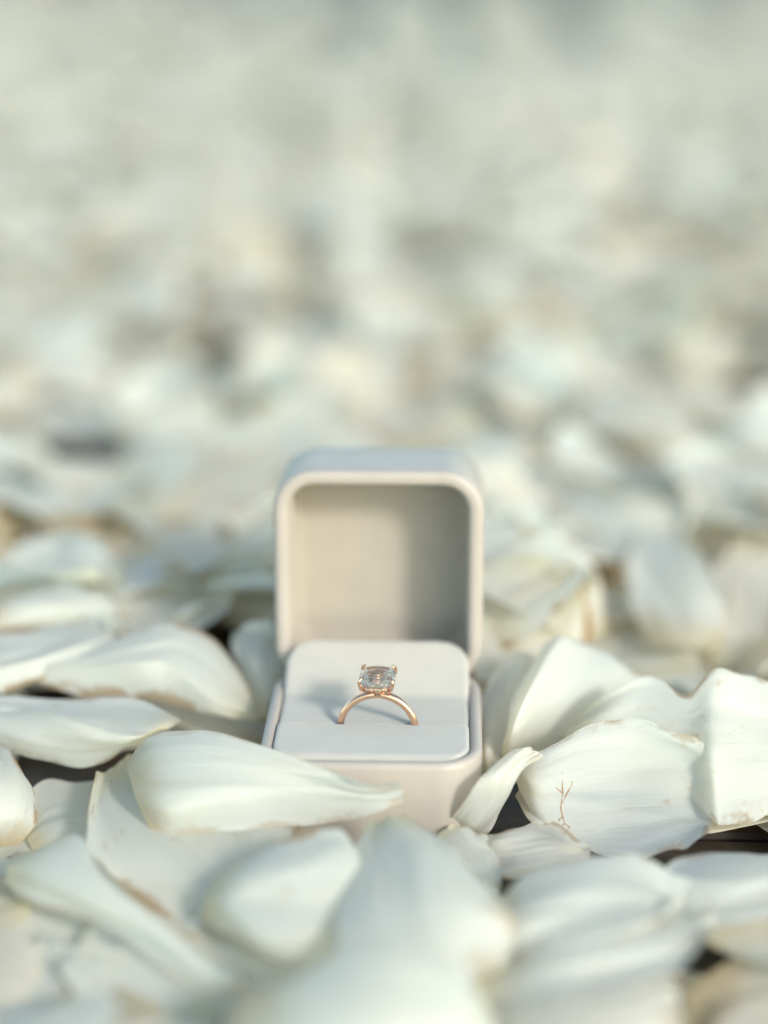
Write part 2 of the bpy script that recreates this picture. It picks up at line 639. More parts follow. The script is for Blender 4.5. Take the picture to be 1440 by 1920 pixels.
# small stones set into the rail, and the neck that joins head and band
bmv, bmf = [], []
for k, z in ((0.0, 0.30),):
    pass
gem_me = None
for i in range(22):
    a = 2*math.pi*(i+0.5)/22
    c, s = math.cos(a), math.sin(a)
    r = (abs(c)**3.4 + abs(s)**3.4)**(-1/3.4)
    p = Vector((HX*0.91*r*c, HY*0.91*r*s, GZ-2.1))
    if gem_me is None:
        gv = [(0.52*math.cos(2*math.pi*q/8), 0.52*math.sin(2*math.pi*q/8), 0) for q in range(8)]
        gv += [(0.31*math.cos(2*math.pi*(q+.5)/8), 0.31*math.sin(2*math.pi*(q+.5)/8), 0.2) for q in range(8)] + [(0, 0, -0.35)]
        gf = [(q, (q+1) % 8, 8+q) for q in range(8)] + [((q+1) % 8, 8+(q+1) % 8, 8+q) for q in range(8)] + [tuple(range(8, 16))] + [((q+1) % 8, q, 16) for q in range(8)]
        g = mesh_from('halo_diamond', gv, gf, M_DIA, False, ring)
        fix_normals(g)
        gem_me = g.data
    else:
        g = new_obj('halo_diamond', gem_me, ring)
    g.location = p*MM
    g.rotation_euler = Vector((c*HY, s*HX, 0.15)).to_track_quat('Z', 'Y').to_euler()
prev = None
tube('head_neck', [(0, 0, RO-0.7), (0, 0, RO+0.1), (0, 0, RO+0.8), (0, 0, GZ-2.6)], [1.15, 1.1, 1.8, 2.9], M_GOLD, ring, 20)
ring.rotation_euler = (0, 0, R(-3))

# ---------------------------------------------------------------- petals
rnp = np.random.default_rng(11)


def catmull(pts, n):
    """pts (k, ..., 3) -> n samples along axis 0"""
    k = len(pts)
    out = []
    for t in np.linspace(0, k-1, n):
        i = min(int(t), k-2)
        f = t - i
        p1, p2 = pts[i], pts[i+1]
        p0 = pts[i-1] if i > 0 else 2*p1 - p2
        p3 = pts[i+2] if i+2 < k else 2*p2 - p1
        out.append(0.5*((2*p1) + (-p0+p2)*f + (2*p0-5*p1+4*p2-p3)*f*f + (-p0+3*p1-3*p2+p3)*f**3))
    return np.array(out)


def rib_surface(ribs, nu, nv):
    """ribs: list of lists of (px, py, z) -> grid (nv, nu, 3) in mm"""
    G = np.array([[P(*q) for q in r] for r in ribs])
    G = np.array([catmull(r, nu) for r in G])
    return catmull(G, nv)


def proc_petal(nu, nv, rg, size=None, flat=1.0):
    """a loose rose petal in its own frame (mm), base at v=0"""
    Ln = size or rg.uniform(44, 61)
    Wd = Ln*rg.uniform(0.42, 0.58)
    v = np.linspace(0.0, 1, nv)[:, None]
    u = np.linspace(-1, 1, nu)[None, :]
    v = 1 - (1-v)**1.5
    vm = rg.uniform(0.55, 0.68)
    w0 = rg.uniform(0.16, 0.3)
    prof = np.where(v < vm, w0 + (1-w0)*np.sin(0.5*np.pi*np.clip(v/vm, 0, 1))**0.85, np.sqrt(np.clip(1-(np.clip(v-vm, 0, 1)/(1-vm))**2.5, 0.0006, 1)))
    skew = rg.normal(0, 0.08)
    ph = rg.uniform(0, 6.28, 8)
    x = u*Wd*prof*(1+0.05*np.sin(7*v+ph[4]+u)) + skew*Ln*v*v
    y = Ln*(v - 0.10*(np.abs(u)**2.2)*v**2 + rg.uniform(-0.03, 0.05)*np.exp(-(u/0.25)**2)*v**6 + 0.015*np.sin(6*u+ph[5])*v**4)
    y = y + 0*u
    cup = rg.uniform(-0.10, 0.55)/Wd
    z = cup*(x**2)*(0.5+0.8*v)
    z = z + rg.uniform(-0.15, 0.38)*Ln*(v-0.35)**2
    curl = max(0, rg.normal(0.08, 0.2))
    z = z - curl*Ln*np.clip(v-0.72, 0, 1)**2*4*(1+0.4*u*rg.normal())
    sc = max(0, rg.normal(0.0, 0.22))
    side = rg.choice([-1, 1])
    z = z - sc*Wd*np.clip(side*u-0.3, 0, 1)**2*2.2
    fold = rg.normal(0, 0.13)
    z = z + fold*np.sqrt((x - rg.normal(0, 0.25)*Wd)**2 + 4)*0.9
    edge = np.maximum(np.abs(u), v)**3
    z = z + edge*(1.0*np.sin(4*v+ph[0]+2.2*u) + 0.7*np.sin(6*u+ph[1]) + 0.3*np.sin(12*v*u+ph[2]+3*u))
    z = z + 0.5*np.sin(3*u+ph[3])*np.sin(4*v)
    if nu > 10:
        z = z + creases(u, v, rg, 0.9)
    z = z*flat
    tw = rg.normal(0, 0.25)*v*flat
    x, z = x*np.cos(tw)-z*np.sin(tw), x*np.sin(tw)+z*np.cos(tw)
    return np.stack([x, y - 0.5*Ln, z], -1)


def creases(u, v, rg, amp):
    """soft folds and dents that run mostly along the petal"""
    z = 0*u*v
    for _ in range(rg.integers(4, 8)):
        u0, k, w = rg.uniform(-0.9, 0.9), rg.normal(0, 0.7), rg.uniform(0.05, 0.25)
        c, s = rg.uniform(0.15, 0.9), rg.uniform(0.2, 0.5)
        z = z + rg.normal(0, 1)*amp*(0.4+2.4*w)*np.exp(-np.sqrt(((u-u0-k*(v-0.5))/w)**2+0.02))*np.exp(-((v-c)/s)**2)*1.5
    p = rg.uniform(0, 6.28, 4)
    z = z + 0.6*amp*np.sin(2.6*u+p[0]+1.5*v)*np.sin(3.4*v+p[1]) + 0.3*amp*np.sin(6*u+p[2])*np.sin(5.5*v+p[3]+2*u)
    return z


def eul(a, b, c):
    ca, sa, cb, sb, cc, sc = math.cos(a), math.sin(a), math.cos(b), math.sin(b), math.cos(c), math.sin(c)
    Rx = np.array([[1, 0, 0], [0, ca, -sa], [0, sa, ca]])
    Ry = np.array([[cb, 0, sb], [0, 1, 0], [-sb, 0, cb]])
    Rz = np.array([[cc, -sc, 0], [sc, cc, 0], [0, 0, 1]])
    return Rz @ Ry @ Rx


def grid_faces(nu, nv, off=0):
    i = np.arange(nv-1)[:, None]*nu + np.arange(nu-1)[None, :]
    return (np.stack([i, i+1, i+nu+1, i+nu], -1).reshape(-1, 4) + off)


def petal_attr(me, data):
    a = me.attributes.new('petal_data', 'FLOAT_COLOR', 'POINT')
    a.data.foreach_set('color', np.asarray(data, dtype=np.float32).ravel())


def fast_mesh(name, verts, quads):
    me = bpy.data.meshes.new(name)
    nvv, nq = len(verts), len(quads)
    me.vertices.add(nvv)
    me.vertices.foreach_set('co', (np.asarray(verts)*MM).astype(np.float32).ravel())
    me.loops.add(nq*4)
    me.loops.foreach_set('vertex_index', np.asarray(quads, dtype=np.int32).ravel())
    me.polygons.add(nq)
    me.polygons.foreach_set('loop_start', np.arange(nq, dtype=np.int32)*4)
    me.update(calc_edges=True)
    me.polygons.foreach_set('use_smooth', np.ones(nq, dtype=bool))
    me.materials.append(M_PETAL)
    return me


def uvdata(nu, nv, seed, brown):
    u = np.linspace(0, 1, nu)[None, :] + np.zeros((nv, 1))
    v = np.linspace(0, 1, nv)[:, None] + np.zeros((1, nu))
    return np.stack([u, v, np.full_like(u, seed), np.full_like(u, brown)], -1)


# Petals round the box that can be told apart. First rib = where the petal grew on the rose, last rib = its tip;
# every rib runs from one long edge to the other: (photo pixel x, y, height above the floor in mm).
HEROES = [
 # name, tint seed, browning, ribs
 ('A', 'domed white petal with a folded front lip, close to the box on its left', 0.30, 0.5, [
   [(478, 1352, 16), (481, 1350, 16), (482, 1347, 17), (483, 1346, 17), (485, 1343, 17), (487, 1340, 17)],
   [(405, 1345, 18), (400, 1318, 22), (402, 1308, 23), (410, 1280, 25), (425, 1258, 26), (444, 1244, 25)],
   [(330, 1325, 19), (318, 1254, 29), (320, 1246, 29.6), (330, 1225, 30.5), (355, 1198, 31.5), (385, 1186, 31)],
   [(260, 1304, 20), (255, 1251, 29.4), (256, 1244, 30), (265, 1225, 31), (285, 1198, 32.5), (310, 1176, 32.5)],
   [(175, 1304, 20), (175, 1254, 27.4), (176, 1247, 28), (185, 1235, 29), (205, 1215, 30.5), (235, 1193, 31)],
   [(95, 1290, 21), (100, 1256, 25.6), (102, 1249, 26), (112, 1245, 26.5), (128, 1240, 27), (150, 1234, 27.5)],
   [(38, 1266, 22), (40, 1263, 23), (41, 1261, 23), (42, 1259, 23), (44, 1257, 23.5), (46, 1255, 24)]]),
 ('C', 'white petal with rolled front edge and yellow brown tip, above a dark gap of floor', 0.35, 0.35, [
   [(255, 1400, 17), (268, 1390, 20), (290, 1375, 22), (315, 1366, 22), (338, 1358, 22)],
   [(235, 1406, 16), (240, 1390, 22), (262, 1378, 24), (285, 1358, 24), (318, 1337, 23)],
   [(195, 1427, 13), (190, 1400, 19), (195, 1372, 24), (215, 1342, 24), (250, 1311, 24)],
   [(130, 1434, 12), (122, 1400, 18), (122, 1358, 24), (135, 1335, 24), (155, 1309, 24)],
   [(55, 1418, 13), (45, 1385, 19), (45, 1343, 23), (55, 1325, 23), (70, 1309, 23)],
   [(-15, 1392, 15), (-25, 1365, 19), (-25, 1335, 22), (-20, 1322, 22), (-10, 1309, 22)],
   [(-75, 1365, 17), (-80, 1350, 18), (-82, 1338, 19), (-80, 1328, 19), (-76, 1318, 19)]]),
 ('B', 'large white petal with a curled pointed tip, leaning on the box front corner', 0.25, 0.25, [
   [(284, 1556, 14), (262, 1515, 18), (248, 1475, 20), (240, 1445, 20), (238, 1424, 19)],
   [(330, 1559, 14), (312, 1522, 21), (300, 1470, 24), (292, 1425, 26), (288, 1384, 27)],
   [(420, 1557, 14), (400, 1503, 23), (395, 1460, 26), (388, 1415, 29), (382, 1371, 31)],
   [(530, 1551, 14), (510, 1490, 23), (505, 1460, 26), (500, 1430, 29), (495, 1398, 31)],
   [(635, 1538, 16), (615, 1486, 23), (608, 1470, 25), (602, 1455, 28), (598, 1438, 30)],
   [(705, 1522, 19), (690, 1490, 23), (684, 1482, 25), (680, 1476, 26), (676, 1470, 28)],
   [(755, 1500, 22), (754, 1490, 24), (752, 1482, 26), (747, 1474, 28), (738, 1472, 29)]]),
 ('D', 'broad ivory petal with a creased edge, lying under the large petal at front left', 0.45, 0.5, [
   [(240, 1418, 12), (222, 1428, 12), (205, 1444, 12), (192, 1462, 12)],
   [(380, 1440, 12), (300, 1470, 13), (210, 1510, 14), (160, 1545, 15)],
   [(520, 1500, 12), (420, 1530, 13), (270, 1580, 14), (172, 1618, 13)],
   [(560, 1545, 12), (460, 1580, 13), (340, 1640, 12), (230, 1664, 11)],
   [(540, 1590, 12), (470, 1630, 12), (390, 1690, 10), (320, 1722, 8)],
   [(440, 1650, 10), (420, 1670, 10), (390, 1697, 9), (360, 1718, 8)]]),
 ('E', 'cool white petal bent in a band across the lower left, out of focus', 0.15, 0.3, [
   [(8, 1650, 14), (12, 1640, 15), (20, 1625, 16), (34, 1606, 16)],
   [(60, 1690, 14), (75, 1650, 19), (100, 1610, 21), (140, 1568, 20)],
   [(160, 1730, 14), (170, 1690, 20), (180, 1655, 22), (190, 1632, 21)],
   [(270, 1790, 12), (275, 1755, 17), (285, 1735, 19), (300, 1730, 19)],
   [(360, 1850, 8), (370, 1835, 11), (385, 1818, 13), (400, 1806, 14)],
   [(440, 1880, 6), (445, 1870, 7), (450, 1860, 8), (460, 1850, 8)]]),
 ('F', 'blurred white saddle shaped petal at the front, below the tip of the curled petal', 0.35, 0.5, [
   [(378, 1712, 10), (380, 1700, 12), (384, 1690, 14), (390, 1675, 15), (400, 1655, 16)],
   [(430, 1755, 11), (428, 1725, 16), (432, 1690, 20), (445, 1650, 23), (468, 1608, 22)],
   [(500, 1795, 12), (498, 1745, 18), (505, 1690, 22), (520, 1630, 25), (545, 1566, 25)],
   [(580, 1805, 12), (585, 1750, 18), (590, 1690, 22), (600, 1620, 25), (610, 1556, 25)],
   [(640, 1780, 12), (650, 1730, 17), (655, 1680, 20), (658, 1620, 23), (650, 1572, 23)],
   [(668, 1740, 12), (676, 1710, 14), (680, 1675, 17), (678, 1640, 19), (668, 1605, 20)]]),
 ('G', 'big soft white petal rising to a ridge at bottom centre, out of focus', 0.20, 0.3, [
   [(690, 1545, 20), (705, 1538, 21), (720, 1532, 22), (738, 1528, 22), (760, 1532, 21)],
   [(660, 1600, 20), (685, 1585, 22), (720, 1570, 24), (775, 1565, 26), (840, 1575, 24)],
   [(635, 1680, 20), (675, 1650, 23), (725, 1622, 26), (795, 1596, 29), (890, 1635, 25)],
   [(630, 1770, 20), (680, 1740, 24), (740, 1700, 27), (820, 1672, 29), (945, 1715, 23)],
   [(680, 1850, 18), (735, 1825, 22), (790, 1790, 25), (860, 1757, 25), (968, 1752, 19)],
   [(770, 1900, 14), (810, 1885, 17), (850, 1865, 19), (890, 1840, 19), (935, 1812, 16)]]),
 ('G2', 'very blurred white petal along the bottom edge, nearest the viewer at the centre', 0.25, 0.1, [
   [(430, 1930, 20), (440, 1900, 22), (460, 1870, 24), (490, 1850, 24)],
   [(560, 2040, 20), (560, 1950, 28), (580, 1860, 31), (610, 1800, 30)],
   [(720, 2060, 22), (720, 1960, 30), (730, 1850, 34), (750, 1770, 33)],
   [(860, 2020, 20), (870, 1940, 27), (870, 1860, 29), (860, 1800, 28)],
   [(900, 1960, 16), (905, 1930, 18), (905, 1900, 19), (900, 1880, 19)]]),
 ('H', 'sharp white petal with a brown forked scar, in front of the box at right', 0.25, 0.35, [
   [(972, 1490, 12), (970, 1475, 14), (967, 1455, 17), (966, 1440, 19), (968, 1420, 21)],
   [(1012, 1545, 9), (1008, 1530, 11), (1003, 1490, 16), (1005, 1450, 20), (1015, 1407, 23)],
   [(1085, 1582, 6), (1080, 1550, 9), (1080, 1490, 15), (1085, 1420, 22), (1095, 1364, 27)],
   [(1180, 1610, 6), (1178, 1545, 9), (1180, 1480, 15), (1185, 1410, 22), (1190, 1351, 28)],
   [(1262, 1597, 7), (1262, 1535, 10), (1265, 1475, 16), (1268, 1415, 22), (1265, 1372, 27)],
   [(1300, 1588, 8), (1308, 1530, 11), (1315, 1480, 16), (1318, 1440, 20), (1318, 1395, 25)],
   [(1325, 1570, 9), (1334, 1530, 12), (1342, 1490, 16), (1346, 1460, 19), (1345, 1425, 22)]]),
 ('J', 'narrow white petal bending to the floor beside the front right corner of the box', 0.40, 0.2, [
   [(832, 1552, 6), (848, 1560, 6), (866, 1566, 5), (884, 1568, 5)],
   [(848, 1528, 13), (872, 1540, 12), (892, 1552, 9), (910, 1558, 5)],
   [(876, 1494, 21), (902, 1502, 19), (926, 1514, 15), (942, 1520, 10)],
   [(905, 1455, 26), (930, 1456, 26), (952, 1464, 23), (966, 1472, 18)],
   [(945, 1420, 27), (968, 1420, 27), (984, 1426, 25), (994, 1434, 22)],
   [(985, 1405, 26), (1000, 1406, 26), (1010, 1410, 25), (1018, 1414, 23)]]),
 ('I', 'large white petal with fine pleats, behind the petal with the forked brown scar', 0.35, 0.45, [
   [(1075, 1420, 14), (1068, 1400, 16), (1062, 1385, 18), (1060, 1372, 19), (1064, 1360, 20)],
   [(1140, 1450, 13), (1135, 1410, 18), (1130, 1370, 22), (1130, 1335, 26), (1135, 1305, 28)],
   [(1215, 1470, 13), (1212, 1420, 19), (1210, 1360, 24), (1212, 1305, 29), (1220, 1267, 32)],
   [(1290, 1500, 13), (1290, 1440, 19), (1288, 1390, 23), (1286, 1345, 27), (1286, 1312, 29)],
   [(1345, 1545, 12), (1340, 1470, 20), (1338, 1400, 26), (1338, 1320, 31), (1342, 1256, 35)],
   [(1400, 1540, 10), (1410, 1470, 17), (1412, 1400, 22), (1408, 1330, 27), (1400, 1270, 32)],
   [(1450, 1515, 10), (1475, 1460, 15), (1480, 1400, 20), (1470, 1340, 25), (1450, 1295, 29)],
   [(1490, 1480, 11), (1510, 1450, 13), (1515, 1410, 17), (1510, 1370, 20), (1500, 1330, 23)]]),
 ('K', 'tall upright white petal with a bright curled edge, right beside the open box', 0.15, 0.15, [
   [(1010, 1425, 7), (990, 1428, 8), (968, 1428, 10), (950, 1425, 11), (942, 1418, 9)],
   [(1100, 1352, 11), (1050, 1365, 15), (1000, 1375, 19), (962, 1375, 23), (945, 1385, 19)],
   [(1165, 1312, 15), (1100, 1315, 21), (1035, 1315, 26), (985, 1310, 31), (965, 1322, 26)],
   [(1205, 1280, 18), (1140, 1265, 25), (1075, 1252, 30), (1020, 1240, 35), (998, 1256, 30)],
   [(1180, 1255, 22), (1135, 1232, 27), (1090, 1212, 32), (1048, 1196, 36), (1028, 1208, 32)],
   [(1120, 1222, 25), (1100, 1208, 28), (1080, 1197, 31), (1060, 1188, 34), (1045, 1190, 33)]]),
 ('L', 'narrow pale petal squeezed between the box and the upright petal with curled edge', 0.55, 0.2, [
   [(905, 1455, 8), (915, 1458, 8), (925, 1456, 8), (935, 1450, 8)],
   [(900, 1400, 14), (915, 1405, 15), (930, 1408, 14), (945, 1405, 12)],
   [(902, 1340, 18), (920, 1335, 20), (940, 1330, 20), (965, 1320, 18)],
   [(912, 1290, 22), (935, 1275, 24), (960, 1262, 25), (985, 1262, 24)],
   [(945, 1240, 26), (960, 1230, 27), (980, 1225, 28), (1000, 1230, 27)]]),
 ('W', 'white petal tucked against the foot of the box front, left of the crinkled cream petal', 0.35, 0.3, [
   [(800, 1600, 8), (810, 1580, 10), (825, 1562, 11), (845, 1552, 11)],
   [(850, 1640, 7), (862, 1610, 10), (872, 1580, 11), (880, 1556, 10)],
   [(900, 1670, 6), (908, 1640, 9), (910, 1605, 10), (908, 1572, 8)],
   [(935, 1680, 5), (940, 1660, 7), (938, 1635, 8), (930, 1610, 7)]]),
 ('M', 'crinkled cream petal by the dark gap, in front of the scarred petal', 0.62, 0.4, [
   [(892, 1568, 7), (893, 1580, 7), (896, 1600, 6), (902, 1625, 4)],
   [(925, 1566, 9), (928, 1582, 9), (930, 1610, 6), (925, 1650, 3)],
   [(965, 1558, 9), (970, 1580, 9), (975, 1610, 7), (965, 1652, 3)],
   [(1010, 1550, 8), (1022, 1572, 9), (1030, 1600, 7), (1020, 1632, 4)],
   [(1060, 1572, 8), (1070, 1582, 9), (1075, 1598, 7), (1060, 1615, 5)],
   [(1100, 1592, 7), (1104, 1594, 7), (1106, 1598, 7), (1100, 1603, 6)]]),
 ('N', 'smooth domed petal in soft shade, below the crinkled cream petal', 0.30, 0.2, [
   [(905, 1755, 12), (915, 1742, 14), (925, 1722, 15), (932, 1702, 14)],
   [(965, 1785, 14), (972, 1745, 18), (978, 1700, 19), (985, 1648, 18)],
   [(1050, 1792, 16), (1060, 1735, 18), (1068, 1675, 21), (1085, 1610, 21)],
   [(1140, 1780, 17), (1155, 1730, 18), (1170, 1665, 20), (1180, 1609, 21)],
   [(1225, 1745, 17), (1240, 1718, 17), (1248, 1680, 18), (1245, 1645, 18)],
   [(1285, 1712, 17), (1285, 1700, 16), (1280, 1688, 16), (1272, 1676, 16)]]),
 ('O', 'flat white petal with a straight far edge, along the right border before a dark gap', 0.30, 0.2, [
   [(1190, 1700, 15), (1195, 1685, 14), (1205, 1668, 14), (1222, 1650, 14)],
   [(1260, 1752, 15), (1270, 1705, 14), (1275, 1655, 15), (1272, 1612, 14)],
   [(1350, 1748, 16), (1357, 1700, 14), (1362, 1645, 15), (1362, 1597, 13)],
   [(1450, 1720, 15), (1455, 1680, 14), (1457, 1632, 14), (1450, 1592, 12)],
   [(1540, 1680, 14), (1540, 1655, 13), (1540, 1628, 13), (1530, 1600, 12)]]),
 ('Q', 'blurred white petal bending over at lower right, under the smooth domed petal', 0.20, 0.2, [
   [(890, 1870, 14), (900, 1850, 15), (915, 1832, 15), (935, 1815, 15)],
   [(1000, 1890, 16), (1010, 1850, 17), (1020, 1810, 18), (1030, 1772, 17)],
   [(1120, 1875, 18), (1128, 1830, 17), (1135, 1785, 18), (1145, 1738, 18)],
   [(1240, 1830, 18), (1248, 1795, 17), (1258, 1755, 17), (1265, 1712, 17)],
   [(1335, 1770, 17), (1338, 1752, 16), (1338, 1732, 16), (1330, 1706, 16)]]),
 ('R', 'yellow based blurred petal at the bottom edge, right of the big soft white petal', 0.60, 0.3, [
   [(890, 1885, 10), (905, 1870, 12), (925, 1855, 13), (950, 1845, 13)],
   [(930, 1950, 12), (960, 1920, 17), (990, 1885, 18), (1020, 1855, 17)],
   [(1040, 2000, 14), (1060, 1960, 19), (1085, 1910, 20), (1110, 1865, 18)],
   [(1170, 1990, 14), (1190, 1950, 18), (1205, 1900, 19), (1210, 1850, 17)],
   [(1270, 1930, 12), (1275, 1910, 13), (1275, 1885, 14), (1270, 1860, 14)]]),
 ('S', 'white petal with an orange brown side, standing at the left border below dark gap', 0.40, 0.9, [
   [(30, 1580, 6), (20, 1585, 6), (0, 1590, 6), (-20, 1590, 6)],
   [(62, 1530, 11), (40, 1530, 14), (0, 1535, 16), (-40, 1540, 16)],
   [(66, 1490, 13), (45, 1485, 17), (0, 1480, 20), (-40, 1480, 20)],
   [(45, 1450, 15), (25, 1442, 18), (-5, 1430, 20), (-40, 1425, 20)],
   [(0, 1400, 16), (-10, 1400, 17), (-25, 1400, 18), (-40, 1400, 18)]]),
 ('T', 'pinkish white petal lying low at the left, below the dark gap of floor', 0.50, 0.2, [
   [(75, 1600, 5), (60, 1590, 6), (50, 1570, 7), (48, 1550, 7)],
   [(130, 1610, 6), (115, 1580, 8), (95, 1530, 9), (70, 1475, 8)],
   [(200, 1600, 5), (185, 1560, 8), (165, 1515, 9), (140, 1471, 7)],
   [(250, 1560, 5), (235, 1530, 7), (218, 1490, 8), (200, 1458, 7)],
   [(270, 1510, 5), (262, 1490, 6), (250, 1465, 7), (232, 1442, 7)]]),
 ('U', 'shaded greenish petal standing against the left side of the box', 0.45, 0.15, [
   [(505, 1345, 10), (498, 1348, 10), (490, 1345, 10), (484, 1338, 10)],
   [(522, 1300, 16), (505, 1300, 18), (480, 1290, 19), (462, 1275, 18)],
   [(520, 1250, 22), (500, 1245, 24), (470, 1232, 25), (447, 1222, 23)],
   [(515, 1205, 26), (500, 1195, 28), (475, 1185, 29), (450, 1185, 27)],
   [(500, 1172, 30), (485, 1168, 31), (465, 1168, 31), (445, 1174, 30)]]),
 ('V', 'peach tinted petal lying flat below the domed petal with the folded lip', 0.95, 0.2, [
   [(500, 1400, 5), (490, 1404, 5), (475, 1404, 5), (460, 1400, 5)],
   [(470, 1360, 6), (440, 1368, 7), (410, 1372, 8), (370, 1378, 7)],
   [(420, 1335, 6), (390, 1340, 7), (350, 1345, 8), (310, 1350, 7)],
   [(370, 1320, 6), (345, 1318, 7), (310, 1318, 8), (270, 1325, 7)],
   [(320, 1308, 6), (310, 1306, 6), (300, 1308, 6), (290, 1312, 6)]]),
 ('X', 'long white petal with a bent edge at the left border, above the domed petal', 0.30, 0.6, [
   [(-60, 1290, 22), (-65, 1280, 23), (-66, 1268, 24), (-66, 1264, 24), (-62, 1255, 24)],
   [(-10, 1300, 21), (-15, 1262, 26), (-16, 1254, 26.5), (-20, 1230, 27), (-15, 1200, 26)],
   [(70, 1280, 22), (65, 1242, 27), (65, 1234, 27.5), (60, 1206, 28), (60, 1178, 27)],
   [(150, 1245, 24), (150, 1214, 28), (149, 1207, 28.5), (145, 1186, 29), (140, 1163, 28)],
   [(205, 1220, 26), (205, 1200, 28), (204, 1195, 28.5), (198, 1178, 29), (180, 1158, 29)],
   [(225, 1205, 27), (226, 1198, 28), (226, 1196, 28), (224, 1190, 28.5), (218, 1182, 29)]]),
 ('Y', 'blurred white petal with a raised lit rim at left border, behind the long bent petal', 0.25, 0.5, [
   [(-30, 1190, 25), (-34, 1175, 27), (-36, 1150, 29), (-34, 1135, 29)],
   [(50, 1180, 25), (45, 1160, 29), (40, 1130, 32), (40, 1105, 32)],
   [(120, 1175, 25), (120, 1150, 30), (120, 1125, 33), (115, 1100, 33)],
   [(190, 1175, 26), (195, 1155, 30), (190, 1130, 33), (170, 1108, 34)],
   [(245, 1178, 27), (250, 1168, 29), (245, 1155, 31), (230, 1140, 31)]]),
 ('Z', 'large blurred white petal tilted to the light, at the right behind the torn petal', 0.10, 0.3, [
   [(1215, 1205, 13), (1260, 1212, 15), (1310, 1215, 15), (1360, 1205, 13)],
   [(1180, 1130, 18), (1240, 1125, 20), (1310, 1140, 20), (1365, 1160, 17)],
   [(1170, 1070, 22), (1230, 1050, 24), (1300, 1070, 25), (1355, 1110, 23)],
   [(1178, 1025, 24), (1225, 1008, 26), (1280, 1020, 27), (1325, 1055, 27)],
   [(1195, 1003, 24), (1222, 995, 25), (1252, 1000, 26), (1285, 1018, 27)]]),
 ('ZA', 'tan based petal leaning behind the large tilted petal at the right border', 0.85, 0.8, [
   [(1330, 1250, 8), (1360, 1252, 8), (1390, 1245, 8), (1420, 1230, 9)],
   [(1318, 1190, 13), (1355, 1185, 14), (1400, 1175, 15), (1455, 1170, 16)],
   [(1312, 1130, 16), (1358, 1110, 18), (1410, 1095, 20), (1475, 1100, 20)],
   [(1325, 1080, 20), (1365, 1055, 22), (1412, 1040, 24), (1465, 1045, 24)],
   [(1362, 1042, 23), (1390, 1028, 24), (1412, 1022, 25), (1440, 1024, 26)]]),
]
# dark gaps where the boards show between the petals: centre and half size in photo pixels
GAPS = [(90, 1442, 40, 22), (185, 1446, 42, 20), (957, 1546, 32, 20), (1400, 1572, 52, 10), (130, 846, 17, 10), (440, 662, 14, 8),
        (1395, 718, 26, 13), (428, 1207, 26, 14), (112, 1302, 30, 5), (1310, 1795, 32, 22), (945, 1662, 26, 6), (1100, 1600, 14, 4)]
SCARS = {'H': [
   [(0.17, 0.27), (0.22, 0.275), (0.27, 0.29), (0.33, 0.285), (0.40, 0.28), (0.47, 0.285), (0.53, 0.29), (0.60, 0.285), (0.68, 0.28)],
   [(0.44, 0.285), (0.50, 0.30), (0.56, 0.318), (0.60, 0.322)],
   [(0.52, 0.29), (0.55, 0.275), (0.575, 0.262)],
   [(0.33, 0.285), (0.31, 0.272), (0.28, 0.268)],
   [(0.22, 0.275), (0.18, 0.25), (0.15, 0.235)],
   [(0.27, 0.29), (0.24, 0.31), (0.19, 0.30)]]}
NUH, NVH = 30, 40
heroes = []
for key, label, seed, brown, ribs in HEROES:
    G = rib_surface(ribs, NUH, NVH)
    rg = np.random.default_rng(abs(hash(key)) % 1000 if False else sum(map(ord, key))*7)
    u = np.linspace(-1, 1, NUH)[None, :]
    v = np.linspace(0, 1, NVH)[:, None]
    # slight natural waviness along the surface
    Nn = np.cross(np.gradient(G, axis=0), np.gradient(G, axis=1))
    Nn /= np.linalg.norm(Nn, axis=-1, keepdims=True) + 1e-9
    ph = rg.uniform(0, 6.28, 6)
    e = np.maximum(np.abs(u), v + 0*u)
    wob = 0.28*np.sin(5*u+3*v+ph[0])*np.sin(6*v+ph[1]) + e**4*(0.5*np.sin(9*v+ph[2]+3*u)+0.35*np.sin(17*v+ph[3]) + 0.3*np.sin(11*u+ph[4]))
    wob = wob + 0.10*np.sin(22*u+ph[5]+4*np.sin(3*v))*np.sin(np.pi*v)
    wob = wob + creases(u, v, rg, 0.75 if key in 'NQOGFERD' else 0.65)
    # rims roll back a little, as on a wilting petal
    if (Nn @ (np.array([0, -0.5, 0.87]))).mean() < 0:
        Nn = -Nn
    ck = 0.35 if key in ('H', 'I', 'K', 'B', 'A', 'C', 'J') else 1.0
    for sd_ in (-1, 1):
        wob = wob + ck*rg.uniform(-0.6, 3.0)*(np.clip(sd_*u-0.5, 0, 1)/0.5)**2*(0.6+0.4*np.sin(5*v+ph[3]*sd_))
    wob = wob + ck*rg.uniform(-0.5, 2.5)*(np.clip(v-0.78, 0, 1)/0.22)**2
    # ragged outline: the rim drawn in a little here and there
    mid = G[:, NUH//2:NUH//2+1]
    pull = np.abs(u)**6*(0.030*np.sin(7*v+ph[1]*2) + 0.022*np.sin(15*v+ph[2]*3) + 0.015*np.sin(31*v+ph[0]))
    G = G + (mid-G)*pull[..., None]
    heroes.append((key, label, seed, min(1.0, brown*1.8), G + Nn*wob[..., None]))

# --- depth map of the fixed things, so that loose petals neither cover nor pierce them
ZW, ZH, ZS = 360, 480, 4.0
zbuf = np.full((ZH+40, ZW+40), 1e9)


def splat(pts):
    x, y, d = project(pts.reshape(-1, 3))
    ix = np.round(x/ZS).astype(int)+20
    iy = np.round(y/ZS).astype(int)+20
    for dx in (-1, 0, 1):
        for dy in (-1, 0, 1):
            jx, jy = ix+dx, iy+dy
            ok = (jx >= 0) & (jx < ZW+40) & (jy >= 0) & (jy < ZH+40)
            np.minimum.at(zbuf, (jy[ok], jx[ok]), d[ok])


